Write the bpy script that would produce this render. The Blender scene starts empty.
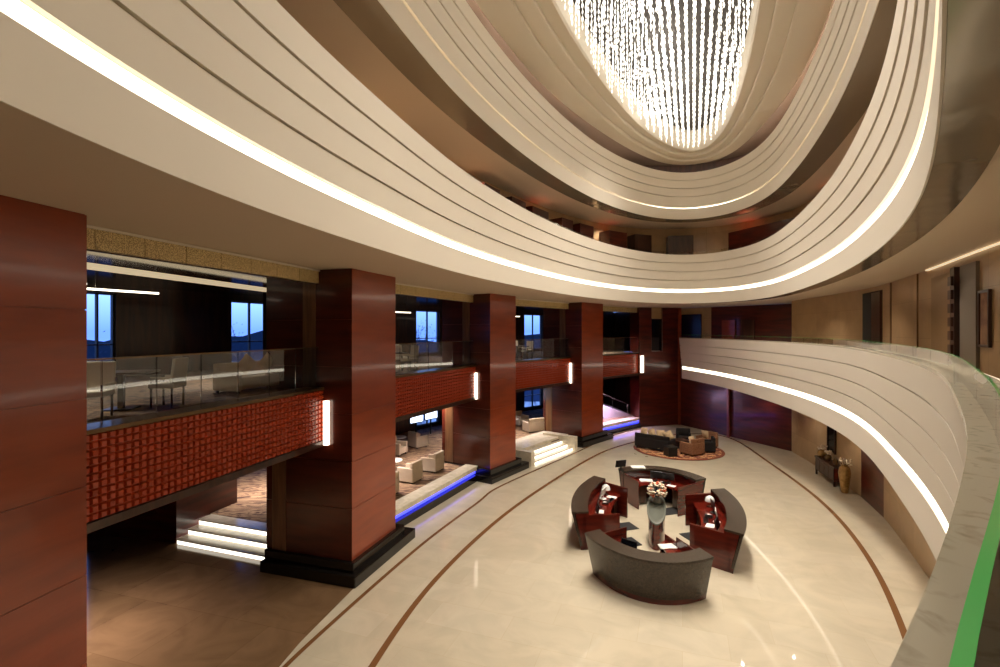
import bpy, bmesh, math, random
from mathutils import Vector, Matrix
random.seed(7)
PI = math.pi
C = bpy.context.scene.collection
sc = bpy.context.scene

# ------------------------------------------------------------------ camera, world, exposure
cam_d = bpy.data.cameras.new('camera'); cam = bpy.data.objects.new('camera', cam_d); C.objects.link(cam)
cam_d.sensor_width = 36; cam_d.lens = 18.0; cam_d.clip_start = 0.02; cam_d.clip_end = 500
cam_d.shift_y = -0.0025
cam.location = (0, 0, 6.5); cam.rotation_euler = (PI/2, 0, 0)
sc.camera = cam
sc.view_settings.view_transform = 'Standard'; sc.view_settings.look = 'None'
sc.view_settings.exposure = 0.58; sc.view_settings.gamma = 1.0; sc.view_settings.use_curve_mapping = False
try:
    sc.cycles.max_bounces = 8; sc.cycles.diffuse_bounces = 5; sc.cycles.glossy_bounces = 4
    sc.cycles.transmission_bounces = 6; sc.cycles.transparent_max_bounces = 12
    sc.cycles.sample_clamp_indirect = 6.0; sc.cycles.caustics_reflective = False; sc.cycles.caustics_refractive = False
    sc.cycles.use_denoising = True
except Exception: pass

wd = bpy.data.worlds.new('dusk'); sc.world = wd; wd.use_nodes = True
nt = wd.node_tree; nt.nodes.clear()
wo = nt.nodes.new('ShaderNodeOutputWorld'); bg = nt.nodes.new('ShaderNodeBackground')
tc = nt.nodes.new('ShaderNodeTexCoord'); sp = nt.nodes.new('ShaderNodeSeparateXYZ'); cr = nt.nodes.new('ShaderNodeValToRGB')
nt.links.new(tc.outputs['Generated'], sp.inputs[0]); nt.links.new(sp.outputs['Z'], cr.inputs[0])
e = cr.color_ramp.elements
e[0].position = 0.0; e[0].color = (0.10, 0.22, 0.75, 1); e[1].position = 0.5; e[1].color = (0.04, 0.10, 0.5, 1)
m_ = e.new(0.06); m_.color = (0.22, 0.42, 1.0, 1)
nt.links.new(cr.outputs[0], bg.inputs[0]); bg.inputs[1].default_value = 1.6
nt.links.new(bg.outputs[0], wo.inputs[0])

WARM = (1.0, 0.91, 0.80)
def area(name, loc, size, power, col=WARM, sy=None, rot=(0, 0, 0), spread=PI):
    l = bpy.data.lights.new(name, 'AREA'); l.energy = power; l.color = col; l.size = size
    if sy: l.shape = 'RECTANGLE'; l.size_y = sy
    else: l.shape = 'DISK'
    l.spread = spread
    o = bpy.data.objects.new(name, l); C.objects.link(o); o.location = loc; o.rotation_euler = rot
    return o
def spot(name, loc, power, ang=100, col=WARM, r=0.06, rot=(0, 0, 0)):
    l = bpy.data.lights.new(name, 'SPOT'); l.energy = power; l.color = col; l.spot_size = math.radians(ang)
    l.spot_blend = 0.8; l.shadow_soft_size = r
    o = bpy.data.objects.new(name, l); C.objects.link(o); o.location = loc; o.rotation_euler = rot
    return o

# chandelier lamps (behind the crystal strands)
for (x, y) in ((1.9, 7.5), (3.4, 11.5), (4.8, 15.5), (6.3, 19.3), (7.8, 22.8)):
    area('chandelier_lamp', (x, y, 17.66), 2.2, 300, (1, .93, .84), spread=math.radians(95))

# ------------------------------------------------------------------ materials
def rgb(h):
    h = h.lstrip('#'); v = [int(h[i:i+2], 16)/255 for i in (0, 2, 4)]
    return tuple((c/12.92 if c <= .04045 else ((c+.055)/1.055)**2.4) for c in v) + (1,)
def mat(name, col, rough=.5, metal=0, coat=0, emit=None, es=1, spec=.5, var=0, vscale=3.0, stretch=(1, 1, 1), col2=None, bump=0, bscale=20, trans=0, ior=1.45, alpha=1, ramp=(.35, .65), detail=4, dist=0):
    m = bpy.data.materials.new(name); m.use_nodes = True
    n = m.node_tree; b = n.nodes['Principled BSDF']
    c = col if len(col) == 4 else tuple(col) + (1,)
    b.inputs['Base Color'].default_value = c; b.inputs['Roughness'].default_value = rough
    b.inputs['Metallic'].default_value = metal; b.inputs['Coat Weight'].default_value = coat
    b.inputs['Coat Roughness'].default_value = .08; b.inputs['Specular IOR Level'].default_value = spec
    b.inputs['Transmission Weight'].default_value = trans; b.inputs['IOR'].default_value = ior; b.inputs['Alpha'].default_value = alpha
    if emit: b.inputs['Emission Color'].default_value = tuple(emit[:3]) + (1,); b.inputs['Emission Strength'].default_value = es
    if var or col2:
        t = n.nodes.new('ShaderNodeTexCoord'); mp = n.nodes.new('ShaderNodeMapping'); mp.inputs['Scale'].default_value = stretch
        no = n.nodes.new('ShaderNodeTexNoise'); no.inputs['Scale'].default_value = vscale; no.inputs['Detail'].default_value = detail
        no.inputs['Distortion'].default_value = dist
        r = n.nodes.new('ShaderNodeValToRGB')
        c2 = col2 if col2 else tuple(x*(1-var) for x in c[:3])+(1,)
        if len(c2) == 3: c2 = tuple(c2)+(1,)
        r.color_ramp.elements[0].position = ramp[0]; r.color_ramp.elements[0].color = c2
        r.color_ramp.elements[1].position = ramp[1]; r.color_ramp.elements[1].color = c
        n.links.new(t.outputs['Object'], mp.inputs[0]); n.links.new(mp.outputs[0], no.inputs[0]); n.links.new(no.outputs[0], r.inputs[0])
        n.links.new(r.outputs[0], b.inputs['Base Color'])
    if bump:
        t = n.nodes.new('ShaderNodeTexCoord'); no = n.nodes.new('ShaderNodeTexNoise'); no.inputs['Scale'].default_value = bscale
        bp = n.nodes.new('ShaderNodeBump'); bp.inputs['Strength'].default_value = bump; bp.inputs['Distance'].default_value = .05
        n.links.new(t.outputs['Object'], no.inputs[0]); n.links.new(no.outputs[0], bp.inputs['Height']); n.links.new(bp.outputs[0], b.inputs['Normal'])
    return m
def tile_marble(name, ca, cb, joint, sx, sy, rough, rot=0, offset=.5, coat=0, tone=.5, msize=.004, vert=False):
    m = bpy.data.materials.new(name); m.use_nodes = True; n = m.node_tree; b = n.nodes['Principled BSDF']
    t0_ = n.nodes.new('ShaderNodeTexCoord'); mp = n.nodes.new('ShaderNodeMapping'); mp.inputs['Rotation'].default_value = (0, 0, rot)
    t = t0_
    if vert:
        sx_ = n.nodes.new('ShaderNodeSeparateXYZ'); t = n.nodes.new('ShaderNodeCombineXYZ'); n.links.new(t0_.outputs['Object'], sx_.inputs[0])
        n.links.new(sx_.outputs['Y'], t.inputs['X']); n.links.new(sx_.outputs['Z'], t.inputs['Y']); n.links.new(sx_.outputs['X'], t.inputs['Z'])
    br = n.nodes.new('ShaderNodeTexBrick'); br.inputs['Scale'].default_value = 1; br.inputs['Brick Width'].default_value = sx
    br.inputs['Row Height'].default_value = sy; br.inputs['Mortar Size'].default_value = msize; br.offset = offset
    br.inputs['Color1'].default_value = ca; br.inputs['Color2'].default_value = cb; br.inputs['Mortar'].default_value = joint
    no = n.nodes.new('ShaderNodeTexNoise'); no.inputs['Scale'].default_value = .9; no.inputs['Detail'].default_value = 9; no.inputs['Distortion'].default_value = 1.5
    r = n.nodes.new('ShaderNodeValToRGB'); r.color_ramp.elements[0].position = .35; r.color_ramp.elements[0].color = (tone,)*3+(1,)
    r.color_ramp.elements[1].position = .65; r.color_ramp.elements[1].color = (1, 1, 1, 1)
    mx = n.nodes.new('ShaderNodeMix'); mx.data_type = 'RGBA'; mx.blend_type = 'MULTIPLY'; mx.inputs[0].default_value = 1
    n.links.new(t.outputs[0 if vert else 'Object'], mp.inputs[0]); n.links.new(mp.outputs[0], br.inputs[0]); n.links.new(mp.outputs[0], no.inputs[0])
    n.links.new(no.outputs[0], r.inputs[0]); n.links.new(br.outputs['Color'], mx.inputs[6]); n.links.new(r.outputs[0], mx.inputs[7])
    n.links.new(mx.outputs[2], b.inputs['Base Color']); b.inputs['Roughness'].default_value = rough; b.inputs['Coat Weight'].default_value = coat
    b.inputs['Coat Roughness'].default_value = .03
    return m
M = {}
M['canopy'] = mat('dark_bronze_canopy', rgb('#2a211b'), .5)
M['cream'] = mat('cream_panel', rgb('#d8cebd'), .55)
M['soffit'] = mat('soffit_paint', rgb('#c6b29a'), .6)
M['ceiling_dark'] = mat('dark_ceiling_paint', rgb('#7a675a'), .5)
M['floor'] = tile_marble('cream_marble_floor', rgb('#c3b69d'), rgb('#bcae94'), rgb('#b7a688'), 1.8, .9, .32, coat=.7, rot=.35, tone=.86)
M['brown_floor'] = tile_marble('brown_marble_floor', rgb('#765a3f'), rgb('#6c5238'), rgb('#5a432b'), 1.8, 1.8, .12, rot=.3, tone=.75)
M['inlay'] = mat('brown_inlay_stone', rgb('#6e4a2c'), .2)
M['stone'] = tile_marble('beige_wall_stone', rgb('#b7976f'), rgb('#ad8d67'), rgb('#8a6c48'), 2.4, 1.05, .3, offset=0, tone=.85, vert=True)
M['ledge'] = mat('veined_ledge_marble', rgb('#bdb39c'), .15, col2=rgb('#a0957e'), vscale=6, dist=3, ramp=(.3, .45), detail=8)
M['white_marble'] = mat('cream_white_marble', rgb('#d8ccb4'), .2, var=.2, vscale=3, dist=1)
M['wood'] = mat('red_polished_wood', rgb('#8c3a18'), .3, coat=.4, col2=rgb('#7c3013'), vscale=1.0, stretch=(.6, .6, 4))
M['wood_dark'] = mat('dark_red_wood', rgb('#5a1e10'), .3, coat=.4, col2=rgb('#3c120a'), vscale=1.2, stretch=(.6, .6, 4))
M['wood_brown'] = mat('brown_wood', rgb('#46281a'), .3, coat=.3, col2=rgb('#2f1a11'), vscale=1.5, stretch=(4, 4, .6))
M['jamb'] = mat('walnut_jamb', rgb('#7a5636'), .35, coat=.3, col2=rgb('#5c3e25'), vscale=2, stretch=(4, 4, .4))
M['wood_flank'] = mat('dark_flank_wood', rgb('#552012'), .25, coat=.4, col2=rgb('#43180d'), vscale=1.0, stretch=(.6, .6, 4))
M['stud'] = mat('red_studded_leather', rgb('#a63a15'), .35, coat=.3)
M['black_stone'] = mat('black_polished_stone', rgb('#16120f'), .12)
M['granite'] = mat('brown_granite', rgb('#463b30'), .22, col2=rgb('#261e17'), vscale=12, dist=2, ramp=(.3, .7), detail=10)
M['desk_wood'] = mat('mahogany_veneer', rgb('#5e1c10'), .22, coat=.5, col2=rgb('#43120b'), vscale=1.5, stretch=(.8, .8, 6))
M['desk_top'] = mat('mahogany_worktop', rgb('#6c1c10'), .15, coat=.6, col2=rgb('#4a130c'), vscale=2, stretch=(4, .8, 1))
M['glass'] = mat('clear_glass', (.93, .97, .95), .0, trans=1, ior=1.45, spec=.5)
M['steel'] = mat('brushed_steel', rgb('#a8a39a'), .25, 1)
M['glossy'] = mat('polished_soffit_metal', rgb('#8a7d68'), .14, .3, bump=.25, bscale=1.4)
M['black'] = mat('black_plastic', rgb('#141212'), .35)
M['screen'] = mat('dark_screen', rgb('#0c0d12'), .08)
M['white'] = mat('white_plastic', rgb('#d8d6d0'), .35)
M['paper'] = mat('paper', rgb('#dcdad2'), .7)
M['mat'] = mat('black_rubber_mat', rgb('#1b1918'), .7)
M['led'] = mat('led_strip', (1, 1, 1), .5, emit=(1, .90, .72), es=2.1)
M['led_cove'] = mat('cove_led_strip', (1, 1, 1), .5, emit=(1, .92, .78), es=6)
M['led_soft'] = mat('lit_riser_glass', (1, 1, 1), .4, emit=(1, .93, .78), es=1.6)
M['led_blue'] = mat('blue_led', (.1, .1, 1), .4, emit=(.05, .06, 1), es=2.2)
M['sconce'] = mat('sconce_glass', (1, 1, 1), .4, emit=(1, .85, .66), es=2.4)
M['crystal'] = mat('lit_crystal', (.95, .95, .92), .08, spec=1, emit=(1, .93, .82), es=1.25)
M['gold'] = mat('gold_mosaic', rgb('#dcc690'), .4, .1, col2=rgb('#98815a'), vscale=60, ramp=(.42, .55), detail=2)
M['carpet'] = mat('swirl_carpet', rgb('#8f7354'), .95, col2=rgb('#3c1f13'), vscale=.55, dist=6, stretch=(1, 6, 1), ramp=(.44, .54), detail=4)
M['carpet_dark'] = mat('brown_lounge_carpet', rgb('#6b553f'), .95, col2=rgb('#33231a'), vscale=2.5, dist=3, ramp=(.42, .58))
M['rug'] = mat('patterned_rug', rgb('#c08a5c'), .95, col2=rgb('#5a1d10'), vscale=2.6, dist=3, ramp=(.48, .54), detail=3)
M['rug_edge'] = mat('rug_border', rgb('#6b3018'), .95)
M['sofa_black'] = mat('black_upholstery', rgb('#150d0a'), .8)
M['sofa_brown'] = mat('brown_patterned_upholstery', rgb('#94694a'), .8, col2=rgb('#74492f'), vscale=30, ramp=(.45, .55))
M['sofa_cream'] = mat('cream_upholstery', rgb('#b9a88f'), .85, var=.1)
M['cushion'] = mat('beige_cushion', rgb('#c9ab84'), .85, var=.15, vscale=8)
M['linen'] = mat('white_linen', rgb('#c9bda8'), .85)
M['vase_gold'] = mat('gilded_ceramic', rgb('#b8935c'), .3, .5, col2=rgb('#8c6b3c'), vscale=9)
M['bronze'] = mat('bronze', rgb('#6a5236'), .3, .8)
M['flower'] = mat('dried_blossom', rgb('#d9c9b0'), .8)
M['flower_red'] = mat('orange_blossom', rgb('#b8532c'), .8)
M['dish'] = mat('grey_green_stone_dish', rgb('#5f6056'), .25)
M['grey_door'] = mat('grey_brown_panel', rgb('#75685a'), .35)
M['art'] = mat('brown_artwork', rgb('#9c7652'), .7, col2=rgb('#6d4a34'), vscale=3)
M['lav'] = mat('pale_stone_ramp', rgb('#c9c0c4'), .35)
M['foliage'] = mat('dusk_foliage', rgb('#2c3f4c'), .9)
M['recess_shade'] = mat('painted_recess_shade', rgb('#0f0b09'), .6)
M['glass_green'] = mat('green_edge_glass', rgb('#6be07a'), .1, coat=.5)

# ------------------------------------------------------------------ helpers
def tag(o, label=None, cat=None, group=None, kind=None):
    if label: o['label'] = label
    if cat: o['category'] = cat
    if group: o['group'] = group
    if kind: o['kind'] = kind
    return o
def thing(name, label, cat, loc=(0, 0, 0), rz=0, group=None):
    o = bpy.data.objects.new(name, None); C.objects.link(o); o.location = loc; o.rotation_euler = (0, 0, rz); o.empty_display_size = .2
    return tag(o, label, cat, group)
class MB:
    def __init__(s): s.v = []; s.f = []
    def add(s, vs, fs):
        b = len(s.v); s.v += [tuple(v) for v in vs]; s.f += [tuple(b+i for i in f) for f in fs]; return s
    def box(s, c, d, rz=0, rx=0, ry=0):
        R = Matrix.Rotation(rz, 3, 'Z') @ Matrix.Rotation(ry, 3, 'Y') @ Matrix.Rotation(rx, 3, 'X')
        vs = [Vector(c) + R @ Vector((x*d[0]/2, y*d[1]/2, z*d[2]/2)) for x in (-1, 1) for y in (-1, 1) for z in (-1, 1)]
        return s.add(vs, [(0, 1, 3, 2), (4, 6, 7, 5), (0, 4, 5, 1), (2, 3, 7, 6), (0, 2, 6, 4), (1, 5, 7, 3)])
    def prism(s, poly, z0, z1):
        a = sum(poly[i][0]*poly[(i+1) % len(poly)][1]-poly[(i+1) % len(poly)][0]*poly[i][1] for i in range(len(poly)))
        if a < 0: poly = poly[::-1]
        n = len(poly)
        return s.add([(p[0], p[1], z0) for p in poly]+[(p[0], p[1], z1) for p in poly],
                     [tuple(range(n-1, -1, -1)), tuple(range(n, 2*n))]+[(i, (i+1) % n, n+(i+1) % n, n+i) for i in range(n)])
    def lathe(s, prof, c=(0, 0, 0), n=24, sx=1, sy=1, cap=True):
        b = [(c[0]+r*math.cos(2*PI*k/n)*sx, c[1]+r*math.sin(2*PI*k/n)*sy, c[2]+z) for r, z in prof for k in range(n)]
        f = [(i*n+k, i*n+(k+1) % n, (i+1)*n+(k+1) % n, (i+1)*n+k) for i in range(len(prof)-1) for k in range(n)]
        if cap: f += [tuple(range(n-1, -1, -1)), tuple((len(prof)-1)*n+k for k in range(n))]
        return s.add(b, f)
    def tube(s, p, q, r, n=8, r2=None):
        p = Vector(p); q = Vector(q); d = (q-p).normalized(); a = d.orthogonal().normalized(); b = d.cross(a); r2 = r if r2 is None else r2
        vs = [p+r*(math.cos(2*PI*k/n)*a+math.sin(2*PI*k/n)*b) for k in range(n)]+[q+r2*(math.cos(2*PI*k/n)*a+math.sin(2*PI*k/n)*b) for k in range(n)]
        return s.add(vs, [(k, (k+1) % n, n+(k+1) % n, n+k) for k in range(n)]+[tuple(range(n-1, -1, -1)), tuple(range(n, 2*n))])
    def sweep(s, path, prof, closed=False, profclosed=False):
        """path: list of (x, y, nx, ny); prof: list of (offset, z)."""
        n, m = len(path), len(prof)
        vs = [(x+nx*o, y+ny*o, z) for (x, y, nx, ny) in path for (o, z) in prof]
        fs = []
        for i in range(n if closed else n-1):
            j = (i+1) % n
            for k in range(m if profclosed else m-1):
                l = (k+1) % m; fs.append((i*m+k, j*m+k, j*m+l, i*m+l))
        if profclosed and not closed: fs += [tuple(range(m)), tuple((n-1)*m+k for k in range(m-1, -1, -1))]
        return s.add(vs, fs)
    def build(s, name, m, parent=None, smooth=False, local=False, bevel=0):
        me = bpy.data.meshes.new(name)
        vs = s.v
        if parent is not None and not local:
            L = parent.location; c, sn = math.cos(-parent.rotation_euler.z), math.sin(-parent.rotation_euler.z)
            vs = [((x-L.x)*c-(y-L.y)*sn, (x-L.x)*sn+(y-L.y)*c, z-L.z) for x, y, z in vs]
        me.from_pydata(vs, [], s.f); me.validate()
        bm = bmesh.new(); bm.from_mesh(me); bmesh.ops.recalc_face_normals(bm, faces=bm.faces)
        bm.to_mesh(me); bm.free()
        for p in me.polygons: p.use_smooth = smooth
        me.materials.append(m)
        o = bpy.data.objects.new(name, me); C.objects.link(o)
        if parent is not None: o.parent = parent
        if bevel:
            b = o.modifiers.new('bevel', 'BEVEL'); b.width = bevel; b.segments = 2; b.limit_method = 'ANGLE'
        if smooth:
            try: me.set_sharp_from_angle(angle=math.radians(40))
            except Exception: pass
        return o
def struct(name, mb, m, smooth=False): return tag(mb.build(name, m, smooth=smooth), kind='structure')
def copy_tree(o, parent=None):
    c = o.copy(); C.objects.link(c); c.parent = parent
    for ch in list(o.children): copy_tree(ch, c)
    return c

def catmull(P, closed, step):
    n = len(P); out = []
    rng = range(n if closed else n-1)
    g = (lambda i: P[i % n]) if closed else (lambda i: P[max(0, min(n-1, i))])
    for i in rng:
        p0, p1, p2, p3 = g(i-1), g(i), g(i+1), g(i+2)
        L = math.dist(p1, p2); k = max(2, int(L/.1))
        for j in range(k):
            t = j/k
            out.append(tuple(.5*((2*p1[a])+(-p0[a]+p2[a])*t+(2*p0[a]-5*p1[a]+4*p2[a]-p3[a])*t*t+(-p0[a]+3*p1[a]-3*p2[a]+p3[a])*t**3) for a in (0, 1)))
    if not closed: out.append(tuple(P[-1]))
    return resample(out, closed, step)
def resample(Q, closed, step):
    Q = list(Q) + ([Q[0]] if closed else [])
    cum = [0]
    for a, b in zip(Q, Q[1:]): cum.append(cum[-1]+math.dist(a, b))
    n = max(8, round(cum[-1]/step)); out = []; j = 0
    for i in range(n if closed else n+1):
        s = cum[-1]*i/n
        while j < len(cum)-2 and cum[j+1] < s: j += 1
        t = (s-cum[j])/max(1e-9, cum[j+1]-cum[j])
        out.append((Q[j][0]+(Q[j+1][0]-Q[j][0])*t, Q[j][1]+(Q[j+1][1]-Q[j][1])*t))
    return out
def smooth_path(Q, closed, it):
    for _ in range(it):
        n = len(Q); N = []
        for i in range(n):
            if not closed and i in (0, n-1): N.append(Q[i]); continue
            a, b, c = Q[i-1], Q[i], Q[(i+1) % n]
            N.append((a[0]*.25+b[0]*.5+c[0]*.25, a[1]*.25+b[1]*.5+c[1]*.25))
        Q = N
    return Q
def with_normals(Q, closed, side=1):
    n = len(Q); out = []
    for i in range(n):
        a = Q[(i-1) % n] if closed or i > 0 else Q[i]; b = Q[(i+1) % n] if closed or i < n-1 else Q[i]
        dx, dy = b[0]-a[0], b[1]-a[1]; L = math.hypot(dx, dy)
        out.append((Q[i][0], Q[i][1], -dy/L*side, dx/L*side))
    return out
def offset_inside(Q, d, step):
    """closed curve d metres inside Q, loops removed"""
    W = with_normals(Q, True, 1); pts = [(x-nx*d, y-ny*d) for x, y, nx, ny in W]
    keep = [p for p in pts if min(math.dist(p, q) for q in Q) > d-.06]
    return smooth_path(resample(keep, True, step), True, 6)

# atrium ring in plan (metres, clockwise from the near tip up the left side)
RING = [(-1.2, -.95), (-2.2, -.75), (-3.0, .2), (-3.4, 1.8), (-3.52, 3.5), (-3.33, 5.6), (-2.95, 7.6), (-2.3, 10.0), (-1.35, 13.2), (.1, 16.7),
        (1.57, 19.6), (3.1, 22.2), (4.9, 24.8), (7.2, 27.3), (9.8, 29.0), (11.8, 28.8), (12.9, 26.8), (12.85, 23.8), (11.95, 20.4),
        (10.75, 17.0), (9.25, 13.4), (7.45, 9.85), (6.0, 7.4), (4.5, 5.25), (2.6, 2.93), (.95, 1.1), (-.2, -.1)]
R0 = smooth_path(catmull(RING, True, .25), True, 40)
RN = with_normals(R0, True, 1)
R2C = [(-1.2, -.95), (-.7, -.56), (-.2, -.05), (.135, .33), (.542, .67), (.92, 1.03), (2.03, 2.16), (3.35, 3.68), (4.9, 5.55), (6.2, 7.45), (7.55, 9.75), (9.45, 13.2),
       (10.75, 16.4), (11.65, 19.9), (12.25, 24.2), (12.5, 28.8), (12.15, 33.9)]
R2A = catmull(R2C, False, .2); R2S = smooth_path(R2A, False, 60)
R2N = with_normals(smooth_path([a if a[1] < 3 else (b if a[1] > 6 else tuple(a[k]+(b[k]-a[k])*(a[1]-3)/3 for k in (0, 1))) for a, b in zip(R2A, R2S)], False, 8), False, -1)
WALLR = [(-3, -8), (2, -5), (5.2, 0.5), (7.2, 5), (9.15, 9.15), (11.3, 13.2), (13.45, 17.6), (14.25, 19.9), (15.2, 24), (15.75, 27)]
WR = catmull(WALLR, False, .25)
def wall_at(y):
    """point on the stone wall for a given Y with the tangent angle"""
    for a, b in zip(WR, WR[1:]):
        if a[1] <= y <= b[1]:
            t = (y-a[1])/(b[1]-a[1]); return (a[0]+(b[0]-a[0])*t, y, math.atan2(b[1]-a[1], b[0]-a[0]))
    return (*WR[-1], PI/2)

# ------------------------------------------------------------------ big structure
FAC = [(-15.5, 3.5), (-13.4, 15.5), (-9.5, 24.5), (-3, 33), (4, 39.5), (10, 43.5)]
struct('floor', MB().prism([(-22, -8), (-22, 46), (20, 46), (20, -8)], -.3, 0), M['floor'])
# brown marble under and in front of the first bay
bf = [(-22, -7.9), (-5.0, -7.9), (-4.7, 4), (-4.42, 8.5), (-4.18, 10.4), (-3.68, 12.7), (-3.9, 15.4), (-7, 17), (-22, 24)]
struct('floor_brown_marble', MB().prism(bf, -.1, .006), M['brown_floor'])
def strip(name, P, w):
    pn = with_normals(smooth_path(catmull(P, False, .3), False, 3), False, 1)
    struct(name, MB().sweep(pn, [(-w/2, .004), (-w/2, .011), (w/2, .011), (w/2, .004)], profclosed=True), M['inlay'])
strip('trim_1', [(-4.5, 6.0), (-4.3, 8.7), (-4.05, 10.1), (-2.42, 15.1), (-.77, 19.1), (0.0, 20.9), (3.9, 26.5), (7.3, 31.4), (9.5, 33.3)], .10)
strip('trim_2', [(-2.9, 5.5), (-2.48, 9.67), (-1.44, 13.8), (.92, 19.2), (5.07, 26.2), (7.8, 29.2), (10.2, 31.0), (13.0, 31.6), (14, 29.9), (13.35, 25), (12.3, 19.3), (10.8, 14.9), (8.66, 10.7), (5.5, 5.8), (2.5, 2.3)], .14)

# stone wall on the right, full height
wrn = with_normals(WR, False, -1)
struct('wall_right', MB().sweep(wrn, [(0, 0), (0, 20.5), (.4, 20.5), (.4, 0)], profclosed=True), M['stone'])
# back walls: polished wood
def wallseg(name, a, b, z0, z1, m, th=.25):
    dx, dy = b[0]-a[0], b[1]-a[1]; L = math.hypot(dx, dy); nx, ny = -dy/L*th, dx/L*th
    return struct(name, MB().prism([a, b, (b[0]+nx, b[1]+ny), (a[0]+nx, a[1]+ny)], z0, z1), m)
wallseg('wall_back', (15.75, 27), (12.45, 34.85), 0, 4.9, M['wood_dark'], -.3)
struct('trim_3', MB().box((14.05, 30.75, 1.75), (.14, .14, 3.5), rz=.4), M['wood'])
# level two back wall: dark wood, pale pilasters, dim blue doorway
wallseg('wall_back_upper', (17.2, 29), (14.2, 33.6), 4.95, 8.1, M['wood_dark'], -.3)
wallseg('wall_back_link', (15.75, 27), (17.2, 29), 4.95, 8.1, M['wood_dark'], -.3)
for i, (x, m) in enumerate(((15.6, 'wood_brown'), (14.9, 'wood'))):
    y = 33.6-(x-14.2)*4.6/3
    struct('door_%d' % (i+1), MB().box((x-.06, y-.05, 6.1), (.08, .9, 2.2), rz=.58), M[m])
wallseg('wall_end', (14.2, 33.6), (12.3, 36.0), 4.95, 8.1, M['stone'], -.3)
dmid = (13.35, 34.75)
struct('door_3', MB().box((dmid[0]-.1, dmid[1]-.08, 6.3), (.1, 1.5, 2.7), rz=.67), mat('navy_door', rgb('#1f1a33'), .15))

# end wall of dark red wood beyond the last column
ew = MB()
ew.prism([(9.45, 33.9), (10.35, 34.15), (10.35, 36.6), (9.45, 36.4)], 0, 8.1)
ew.prism([(11.2, 34.4), (12.45, 34.8), (12.45, 37), (11.2, 36.8)], 0, 8.1)
ew.prism([(10.35, 34.15), (11.2, 34.4), (11.2, 36.8), (10.35, 36.6)], 0, 5.1)
struct('wall_far', ew, M['wood_dark'])
struct('trim_4', MB().box((10.78, 34.6, 7.75), (.95, .1, .8), rz=.29), M['stone'])
struct('trim_5', MB().box((12.47, 34.75, 4.0), (.18, .18, 8.2), rz=.3), M['wood'])
r_ = thing('wall_mirror', 'dark mirror pane framed in steel on the far red wood wall', 'mirror', (10.78, 34.5, 5.1))
MB().box((10.78, 34.52, 6.22), (.85, .04, 2.2), rz=.29).build('pane', M['screen'], r_)
fr = MB()
for (dx, w) in ((-.42, .06), (.42, .06)): fr.box((10.78+dx*.96, 34.48+dx*.29, 6.22), (w, .06, 2.25), rz=.29)
fr.box((10.78, 34.48, 5.12), (.9, .06, .06), rz=.29); fr.build('frame', M['steel'], r_)

# ---- rings of level three and four: soffits, floors, parapets
def annulus(name, z0, z1, o0, o1, m): return struct(name, MB().sweep(RN, [(o0, z0), (o1, z0), (o1, z1), (.32, z1), (.32, z0+.04), (o0, z0+.04)] if o0 < .1 and z1-z0 > 1 else [(o0, z0), (o1, z0), (o1, z1), (o0, z1)], True, True), m)
annulus('ceiling', 8.12, 9.8, .02, 14, M['soffit'])
annulus('ceiling_level_three', 12.97, 14.65, .02, 10, M['soffit'])
def parapet(root, path, z0, closed, h=2.78, s=0, led=True, slant=0):
    b = MB(); b.sweep(path, [(s, z0), (s, z0+.62), (s+.12, z0+.62), (s+.3, z0+.62), (s+.3, z0+.1), (s+.018, z0+.1), (s+.018, z0)], closed, True)
    b.build('lower_fascia', M['cream'], root, smooth=True)
    q = .03 if led else .13
    MB().sweep(path, [(s+q, z0+.62), (s+q, z0+.80), (s+.2, z0+.80), (s+.2, z0+.62)], closed, True).build('light_strip', M['led'] if led else M['led_cove'], root)
    z = z0+.80; hh = (h-.80)/4
    for i in range(4):
        lip = s-.045*i-.01
        top = z+hh
        if not led and i == 0: z -= .13
        pr = [(lip-.0, z+.03), (lip-slant, top), (s+.3, top), (s+.3, z), (lip+.07, z), (lip+.07, z+.03)]
        MB().sweep(path, pr, closed, True).build('panel_board', M['cream'], root, smooth=True)
        z = top
def glass_ring(root, path, z0, z1, off, n_seg, closed, mg=None, gap=2, th=.012):
    n = len(path); k = n//n_seg
    for i in range(n_seg):
        a = i*k; bb = min(n-1, (i+1)*k) if i < n_seg-1 or not closed else n-1
        seg = path[a:bb+1]
        (x0, y0, nx, ny), (x1, y1, mx, my) = seg[0], seg[1]
        seg = [(x0+(x1-x0)*.06, y0+(y1-y0)*.06, nx, ny)]+seg[1:]
        MB().sweep(seg, [(off, z0), (off, z1), (off+th, z1), (off+th, z0)], False, True).build('glass_panel', mg or M['glass'], root, smooth=True)
LV3 = thing('balcony_parapet', 'cream stepped ring parapet of the third level with glowing strip, just overhead', 'balcony parapet', (4.5, 14, 8.1))
parapet(LV3, RN, 8.1, True, slant=.02)
LV4 = thing('balcony_parapet', 'smaller-looking topmost cream ring parapet encircling the chandelier', 'balcony parapet', (4.5, 14, 12.95))
parapet(LV4, RN, 12.95, True, 2.65, led=False, slant=.02)
G3 = thing('glass_balustrade', 'low glass balustrade on top of the third level ring parapet', 'glass railing', (4.5, 14, 10.8))
glass_ring(G3, RN, 10.86, 11.1, .15, 40, True)
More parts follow.
